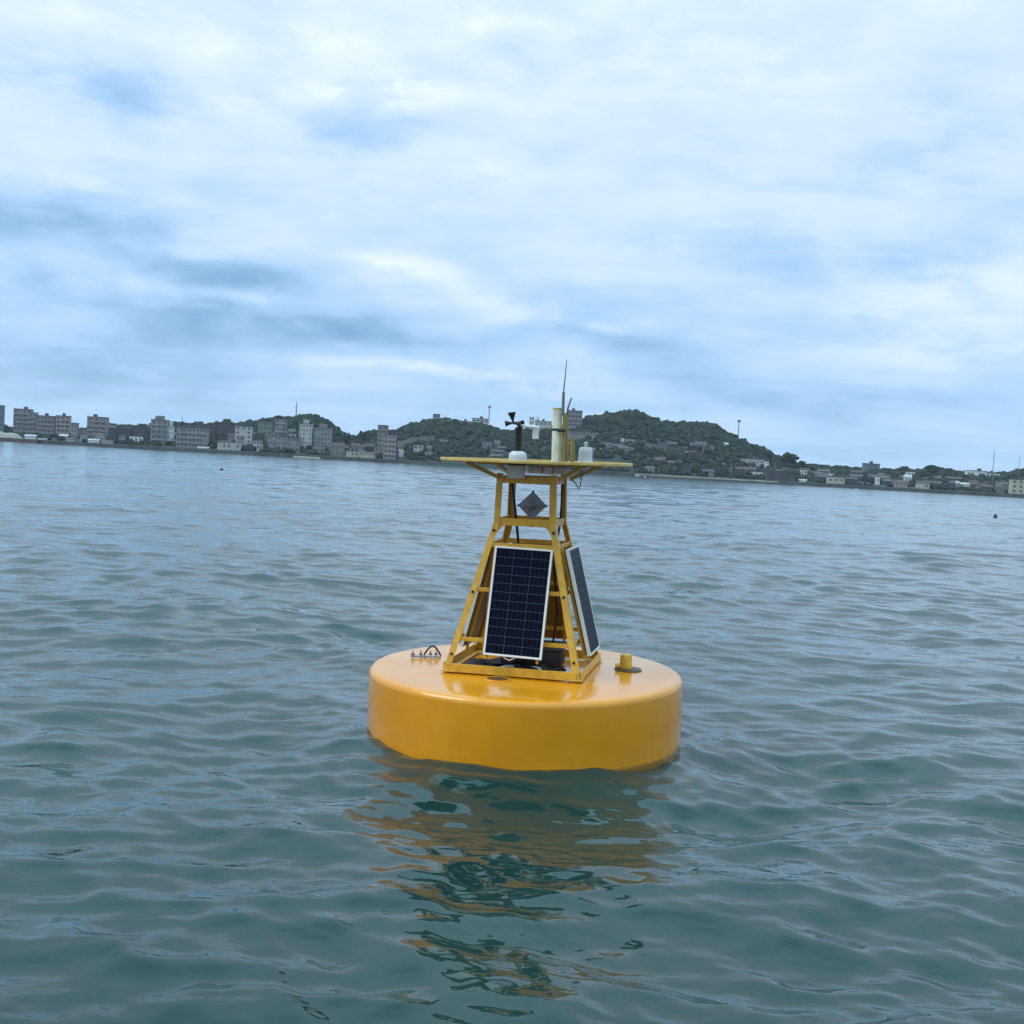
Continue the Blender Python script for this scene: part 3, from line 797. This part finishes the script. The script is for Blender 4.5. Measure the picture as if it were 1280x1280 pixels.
# solar panels on the four faces
PW, PL, PT = .475, .88, .030
sl = math.atan2(HB-HM, ZM-ZB)
cell_me = None
def panel(face, du=0.0, roll=0.0, inset=.045):
    rot = Matrix.Rotation(face*math.pi/2, 4, 'Z')
    zc_ = 1.165; dist = abs({0: cp(0, -1, zc_).y, 1: hz(zc_), 2: cp(0, 1, zc_).y, 3: hz(zc_)}[face])+inset
    Mx = rot @ Matrix.Translation((du, -dist, zc_)) @ Matrix.Rotation(-sl, 4, 'X') @ Matrix.Rotation(roll, 4, 'Y')
    fw = .016
    bm = bmesh.new()
    for (cx, cz, sx_, sz_) in ((-PW/2+fw/2, 0, fw, PL), (PW/2-fw/2, 0, fw, PL), (0, PL/2-fw/2, PW-2*fw, fw), (0, -PL/2+fw/2, PW-2*fw, fw)):
        box(bm, (cx, 0, cz), (sx_, PT, sz_), None, .0015)
    fr = bm_obj('solar_panel', bm, M_alu, buoy); fr.matrix_local = Mx
    bm = bmesh.new(); box(bm, (0, -.004, 0), (PW-2*fw+.002, .012, PL-2*fw+.002)); bm_obj('backing_sheet', bm, M_back, fr)
    global cell_me
    cw, ch = (PW-2*fw)/3, (PL-2*fw)/12
    if cell_me is None:
        bm = bmesh.new(); box(bm, (0, 0, 0), (cw-.0045, .003, ch-.0045))
        cell_me = bpy.data.meshes.new('cell'); bm.to_mesh(cell_me); bm.free(); cell_me.materials.append(M_cell)
    for i in range(3):
        for j in range(12):
            o = bpy.data.objects.new('cell', cell_me); COL.objects.link(o); o.parent = fr
            o.location = ((i-1)*cw, -.0115, (j-5.5)*ch)
    bm = bmesh.new()
    for i in range(3):          # busbars on the glass
        for q in (-.5, 0, .5):
            box(bm, ((i-1)*cw+q*cw*.5, -.0135, 0), (.0012, .0006, PL-2*fw-.01))
    bm_obj('busbars', bm, M_bus, fr, kind='stuff')
    bm = bmesh.new(); box(bm, (-.012, .028, .0), (PW+.015, .006, PL*.97), None, .002); bm_obj('mounting_plate', bm, M_plate, fr)
    bm = bmesh.new()
    for s_ in (-1, 1): beam(bm, (s_*(PW/2-.03)-.012, .042, -PL/2-.03), (s_*(PW/2-.03)-.012, .042, PL/2+.02), .02, .02, Vector((0, 1, 0)))
    bm_obj('mounting_rail', bm, M_frame, fr)
    bm = bmesh.new(); box(bm, (0.03, .05, .25), (.10, .03, .08), None, .006); bm_obj('junction_box', bm, M_black, fr)
panel(0, .008, .022); panel(1, .01); panel(2); panel(3, -.03, 0, -.012)

# equipment and loose cables in the foot of the tower
bm = bmesh.new(); box(bm, (.05, .05, DZ+.10), (.50, .42, .17), Matrix.Rotation(.1, 3, 'Z'), .02)
cs = shade(bm_obj('battery_case', bm, M_black, buoy))
bm = bmesh.new(); box(bm, (.05, .05, DZ+.192), (.52, .44, .02), Matrix.Rotation(.1, 3, 'Z'), .006); bm_obj('case_lid', bm, mat('dusty_lid', (.05, .045, .04), .6), cs)
for k in range(9):
    pts_ = []; x_, y_ = random.uniform(-.42, .1), random.uniform(-.37, -.2); aa = random.uniform(-.4, .4)
    for q in range(14):
        u = q/13; pts_.append((x_+u*random.uniform(.30, .42)*1.0, y_+.05*math.sin(u*7+k)+aa*.1*u, DZ+.03+.05*abs(math.sin(u*5+k*1.7))))
    pts_ = [Vector(p_) for p_ in pts_]
    for _ in range(2): pts_ = [pts_[0]]+[(pts_[i-1]+pts_[i]*2+pts_[i+1])/4 for i in range(1, len(pts_)-1)]+[pts_[-1]]
    bm = bmesh.new(); tube(bm, pts_, random.uniform(.009, .016), 8); shade(bm_obj('cable', bm, M_black if k != 4 else M_white, buoy))
# black sheet wedge showing left of the front panel
bm = bmesh.new()
gv = []
for i in range(7):
    row = []
    for j in range(5):
        x_ = -.50+i*.09; y_ = -.40+j*.12
        row.append(bm.verts.new((x_, y_, DZ+.025+.11*(i/6)**1.3*(1-.2*j/4)+.012*math.sin(i*2.1+j*1.7))))
    gv.append(row)
for i in range(6):
    for j in range(4): bm.faces.new((gv[i][j], gv[i+1][j], gv[i+1][j+1], gv[i][j+1]))
r_ = bmesh.ops.solidify(bm, geom=bm.faces[:], thickness=.006)
shade(bm_obj('rubber_mat', bm, M_black, buoy))
# conduit and white cable loops hanging behind the front panel
bm = bmesh.new(); a0 = at_v(628, 819, -.50); tube(bm, [a0+Vector((.0, 0, .02)), a0+Vector((.02, -.01, -.02)), a0+Vector((.06, -.01, -.035)), a0+Vector((.11, 0, -.01)), a0+Vector((.13, .01, .02))], .007, 8)
shade(bm_obj('cable', bm, M_white, buoy))
bm = bmesh.new(); tube(bm, [(-.10, .1, DZ+.1), (-.14, .12, 1.0), (-.12, .14, 1.5), (-.15, .1, ZM), (-.2, .1, ZT)], .012, 8); shade(bm_obj('cable', bm, M_black, buoy))
bm = bmesh.new(); tube(bm, [(.19, .1, DZ+.1), (.22, .15, 1.0), (.17, .17, 1.45), (.21, .2, ZM), (.21, .21, ZT)], .010, 8); shade(bm_obj('cable', bm, M_black, buoy))

# radar reflector: three crossed square plates
RC = at_v(665.5, 632, 0.0); Rr = .122
rf = None
for k, ax in enumerate(('X', 'Y', 'Z')):
    bm = bmesh.new()
    q = [(1, 0), (0, 1), (-1, 0), (0, -1)]
    if ax == 'Z': P3 = [Vector((a*Rr, b_*Rr, 0)) for a, b_ in q]; nn = Vector((0, 0, .002))
    if ax == 'X': P3 = [Vector((0, a*Rr, b_*Rr)) for a, b_ in q]; nn = Vector((.002, 0, 0))
    if ax == 'Y': P3 = [Vector((a*Rr, 0, b_*Rr)) for a, b_ in q]; nn = Vector((0, .002, 0))
    lo = [bm.verts.new(p_-nn) for p_ in P3]; hi = [bm.verts.new(p_+nn) for p_ in P3]
    bm.faces.new(lo[::-1]); bm.faces.new(hi)
    for i in range(4): bm.faces.new((lo[i], lo[(i+1) % 4], hi[(i+1) % 4], hi[i]))
    if rf is None:
        rf = bm_obj('radar_reflector', bm, M_grey, buoy); rf.location = RC; rf.rotation_euler = (.10, 0, math.radians(20))
    else: bm_obj('reflector_plate', bm, M_grey, rf)
bm = bmesh.new()
for a in ((1, 0, 0), (-1, 0, 0), (0, 1, 0), (0, -1, 0), (0, 0, 1)):
    box(bm, Vector(a)*Rr*.97, (.016, .016, .016), None, .003)
bm_obj('corner_clip', bm, M_black, rf, kind='stuff')
bm = bmesh.new(); tube(bm, [(0, 0, -Rr*.9), (0, 0, -Rr-.06)], .012, 8); bm_obj('post', bm, M_frame, rf)

# platform
PZ = 2.285; PR = .79
bm = bmesh.new(); n_ = 64
lathe(bm, [(0, PZ-.004), (PR-.02, PZ-.004), (PR-.02, PZ+.002), (0, PZ+.002)], seg=n_)
plat = bm_obj('platform', bm, M_plate, buoy); plat.location.x = .026
bm = bmesh.new()
ring_pts = [(PR*math.cos(a), PR*math.sin(a), PZ) for a in [2*math.pi*k/64 for k in range(64)]]
prev = None; first = None
for p_ in ring_pts:
    d = Vector((p_[0], p_[1], 0)).normalized()
    cur = [bm.verts.new(Vector(p_)+d*a+Vector((0, 0, z_))) for a, z_ in ((-.028, -.011), (.0, -.012), (.003, -.008), (.003, .008), (0, .012), (-.028, .011))]
    if prev:
        for q in range(6): bm.faces.new((prev[q], prev[(q+1) % 6], cur[(q+1) % 6], cur[q]))
    else: first = cur
    prev = cur
for q in range(6): bm.faces.new((prev[q], prev[(q+1) % 6], first[(q+1) % 6], first[q]))
bm_obj('rim', bm, M_rim, plat)
for sx, sy in corners:
    bm = bmesh.new(); s2 = .7071
    beam(bm, (sx*(HT-.0), sy*(HT-.0), ZT+.01), (sx*(s2*.66), sy*(s2*.66), PZ-.02), .022, .03, bevel=.003)
    bm_obj('brace', bm, M_rim, plat)
for k in range(3):
    bm = bmesh.new(); v_ = (-.26, 0, .26)[k]; L_ = .46
    beam(bm, (-L_, v_, PZ-.017), (L_, v_, PZ-.017), .022, .024, bevel=.003); bm_obj('joist', bm, M_frame, plat)

# anemometer with dome base
ax_ = at_v(647, 577, -.30); AX, AY = ax_.x, ax_.y
def zat(py, v, px=650): return at_v(px, py, v).z
S = 9.3/FPX
bm = bmesh.new(); r0 = 11.5*S
zd = zat(564, AY, 647)
dh = zd-PZ
lathe(bm, [(r0, 0), (r0, dh*.45), (r0*.92, dh*.72), (r0*.68, dh*.92), (r0*.3, dh)], (AX, AY, PZ+.003), 24)
an = shade(bm_obj('anemometer', bm, M_clear, buoy))
bm = bmesh.new(); lathe(bm, [(r0*1.0, 0), (r0*1.0, .10), (r0*.7, .11)], (AX-.01, AY, PZ-.135), 20); shade(bm_obj('socket_drum', bm, M_white, an))
bm = bmesh.new(); zt = zat(534, AY, 647); lathe(bm, [(4.3*S, zd-.01), (4.0*S, zt-.03), (4.6*S, zt-.02), (4.6*S, zt)], (AX, AY, 0), 14); shade(bm_obj('pole', bm, M_black, an))
hub = Vector((AX-.045, AY-.01, zat(529, AY)))
bm = bmesh.new(); tube(bm, [(AX, AY, zt-.02), (AX, AY, hub.z), (hub.x, hub.y, hub.z)], .014, 10); shade(bm_obj('hub', bm, M_black, an))
for dx_, dz_, sc in ((-.008, .055, 1.0), (-.075, -.008, .75), (.035, -.004, 1.0)):
    d = Vector((dx_, -.01, dz_)).normalized(); Lc = .085*sc
    Mc = frame_to(Vector((0, 0, 0)), d)
    bm = bmesh.new(); lathe(bm, [(.006, 0), (.010, .3*Lc), (.034*sc, Lc), (.030*sc, Lc), (.006, .35*Lc)], hub, 14, Mc)
    shade(bm_obj('cup', bm, M_black, an))
va = at_v(649, 531.5, AY-.03); vb = at_v(674, 534.5, AY-.03)
bm = bmesh.new(); tube(bm, [va, vb], .011, 8); arm = shade(bm_obj('vane_arm', bm, M_white, an))
bm = bmesh.new(); q0 = at_v(666, 536, AY); q1 = at_v(673, 549, AY); box(bm, (q0+q1)/2, (q1.x-q0.x, .02, q0.z-q1.z), None, .004); bm_obj('white_tag', bm, M_white, arm)
bm = bmesh.new(); q0 = at_v(671, 533, AY); tube(bm, [q0, q0+Vector((0, 0, .05)), q0+Vector((0, 0, .085))], [.012, .022, .004], 8); bm_obj('vane_tip', bm, M_grey, arm)

# cream mast tube with antennas
mv = .0
m0, m1 = at_v(695, 578, mv), at_v(697, 512, mv)
def rod(name, pa, pb, r, m, parent, seg=12):
    bm = bmesh.new(); tube(bm, [pa, pb], r, seg); return shade(bm_obj(name, bm, m, parent))
S2 = 9.6/FPX
ml = rod('sensor_mast', m0, m1, 6.0*S2, M_cream, buoy, 20)
rod('cap', m1, m1+(m1-m0).normalized()*.012, 6.4*S2, M_rim, ml, 20)
sa = m0.lerp(m1, .60); rod('strap', sa, sa+(m1-m0).normalized()*.018, 6.5*S2, M_black, ml, 20)
ap0, ap1 = at_v(704, 578, mv-.03), at_v(706, 516, mv-.03)
rod('antenna_post', ap0, ap1, 2.6*S2, M_olive, buoy)
ap = bpy.context.scene.objects.get('antenna_post')
rod('bracket', at_v(697, 538, mv-.06), at_v(707, 538, mv-.06), .012, M_black, ap)
q0 = at_v(703.5, 520, mv-.04); q1 = at_v(704.5, 490, mv-.04); q2 = at_v(708.6, 450, mv-.04)
bm = bmesh.new(); tube(bm, [q0, q1, q1+(q2-q1)*.02, q2], [.013, .011, .006, .003], 8); shade(bm_obj('whip_antenna', bm, M_copper, ap))
bm = bmesh.new(); tube(bm, [at_v(709, 577, mv), at_v(708.5, 522, mv), at_v(710, 510, mv), at_v(714.5, 497, mv)], [.012, .012, .008, .006], 8); shade(bm_obj('whip_antenna', bm, M_olive, ap))
rod('short_post', at_v(715, 579, .25), at_v(716, 547, .25), 3.0*S2, M_olive, buoy)
# white beacon
bl = at_v(731.5, 578, .15); bt = at_v(731.5, 559, .15); r0 = 9*S2; hh = bt.z-bl.z
bm = bmesh.new(); lathe(bm, [(r0, 0), (r0, hh*.3), (r0*.96, hh*.32), (r0*.96, hh*.82), (r0*.75, hh)], bl, 24)
bc = shade(bm_obj('beacon', bm, M_clear, buoy))
bm = bmesh.new(); lathe(bm, [(r0*1.06, 0), (r0*1.06, hh*.14)], bl, 24); shade(bm_obj('beacon_base', bm, M_white, bc))
bm = bmesh.new(); lathe(bm, [(r0*.28, hh), (r0*.28, hh+.035), (r0*.15, hh+.045)], bl, 12); shade(bm_obj('beacon_cap', bm, M_grey, bc))
bm = bmesh.new()
for k in range(1, 5): lathe(bm, [(r0*.98, hh*(.3+.11*k)), (r0*1.01, hh*(.315+.11*k)), (r0*.98, hh*(.33+.11*k))], bl, 24)
bm_obj('lens_ring', bm, M_clear, bc, kind='stuff')
# things hung under the platform
for (xa, ya, xb, yb, v_, m_, nm) in ((662, 583, 678, 592, -.24, M_pink, 'sensor_box'), (680, 583, 691, 593, -.22, M_white, 'sensor_box'), (693, 584, 706, 593, -.2, M_pink, 'sensor_box'),
                                     (652, 594, 663, 603, -.12, M_red, 'camera_housing'), (671, 596, 683, 604, .1, M_black, 'camera_housing')):
    a_, b_ = at_v(xa, ya, v_), at_v(xb, yb, v_)
    bm = bmesh.new(); box(bm, (a_+b_)/2, (abs(b_.x-a_.x), .10, abs(a_.z-b_.z)), None, .008); s_ = shade(bm_obj(nm, bm, m_, buoy))
    if nm == 'camera_housing':
        bm = bmesh.new(); lathe(bm, [(.024, 0), (.026, .02), (.012, .03)], (a_+b_)/2+Vector((0, -.05, -.01)), 14, Matrix.Rotation(math.pi/2, 3, 'X')); shade(bm_obj('lens', bm, M_black, s_))
for seq in ([(716, 600), (720, 605), (724, 612), (726, 604), (727, 593), (724, 585)], [(722, 592), (727, 600), (730, 592), (726, 586)]):
    bm = bmesh.new(); tube(bm, [at_v(x_, y_, .2) for x_, y_ in seq], .006, 7); shade(bm_obj('loose_cable', bm, M_grey, buoy))

# deck fittings
hp = at_deck(622, 850.5, DZ)
bm = bmesh.new(); lathe(bm, [(.105, 0), (.105, .010), (.098, .015), (.090, .015), (.088, .006), (0, .006)], (hp.x, hp.y, DZ+.002), 32)
hc = shade(bm_obj('deck_hatch', bm, paint, buoy))
bm = bmesh.new(); lathe(bm, [(.086, .0), (.086, .012), (0, .014)], (hp.x, hp.y, DZ+.002), 32); shade(bm_obj('hatch_lid', bm, M_hole, hc))
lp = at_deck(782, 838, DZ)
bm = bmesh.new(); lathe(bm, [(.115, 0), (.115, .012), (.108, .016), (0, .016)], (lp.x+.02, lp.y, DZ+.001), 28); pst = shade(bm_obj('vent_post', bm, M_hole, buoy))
bm = bmesh.new(); lathe(bm, [(.050, .01), (.050, .115), (.044, .130), (.03, .138), (0, .140)], (lp.x, lp.y, DZ+.003), 22); shade(bm_obj('cap', bm, M_frame, pst))
bm = bmesh.new(); lathe(bm, [(.054, .02), (.054, .045)], (lp.x, lp.y, DZ+.003), 22); tube(bm, [(lp.x-.04, lp.y-.02, DZ+.04), (lp.x-.085, lp.y-.03, DZ+.04)], .02, 10); shade(bm_obj('clamp', bm, M_frame, pst))
f0, f1 = at_deck(513, 820, DZ+.02), at_deck(549, 821, DZ+.02)
bm = bmesh.new(); beam(bm, f0, f1, .018, .018); fit = bm_obj('cleat_rail', bm, M_grey, buoy)
for px_ in (516, 526, 538, 545):
    p_ = at_deck(px_, 820, DZ+.02); bm = bmesh.new(); tube(bm, [p_-Vector((0, 0, .02)), p_+Vector((0, 0, .05))], .0045, 8); lathe(bm, [(.015, .0), (.015, .015)], p_+Vector((0, 0, .01)), 6); bm_obj('pin', bm, M_copper, fit)
arc = [at_deck(530, 820, DZ)+Vector((0, 0, .0))]
e0, e1 = at_deck(530, 820, DZ), at_deck(551, 821, DZ)
bm = bmesh.new(); tube(bm, [e0.lerp(e1, u)+Vector((0, 0, .08*math.sin(u*math.pi)+.01)) for u in [k/12 for k in range(13)]], .008, 8); shade(bm_obj('cable', bm, M_black, buoy))

# ------------------------------------------------------------------ haze
bm = bmesh.new(); box(bm, (0, 0, 33.5), (3200, 3200, 70))
hm = bpy.data.materials.new('haze'); hm.use_nodes = True; t = NT(hm.node_tree)
for n in list(t.n): t.n.remove(n)
o_ = t.node('ShaderNodeOutputMaterial'); v_ = t.node('ShaderNodeVolumePrincipled')
v_.inputs['Color'].default_value = (.80, .89, 1.0, 1); v_.inputs['Density'].default_value = .00008; v_.inputs['Anisotropy'].default_value = 0.0
t.l.new(v_.outputs[0], o_.inputs['Volume'])
bm_obj('haze', bm, hm, kind='stuff')
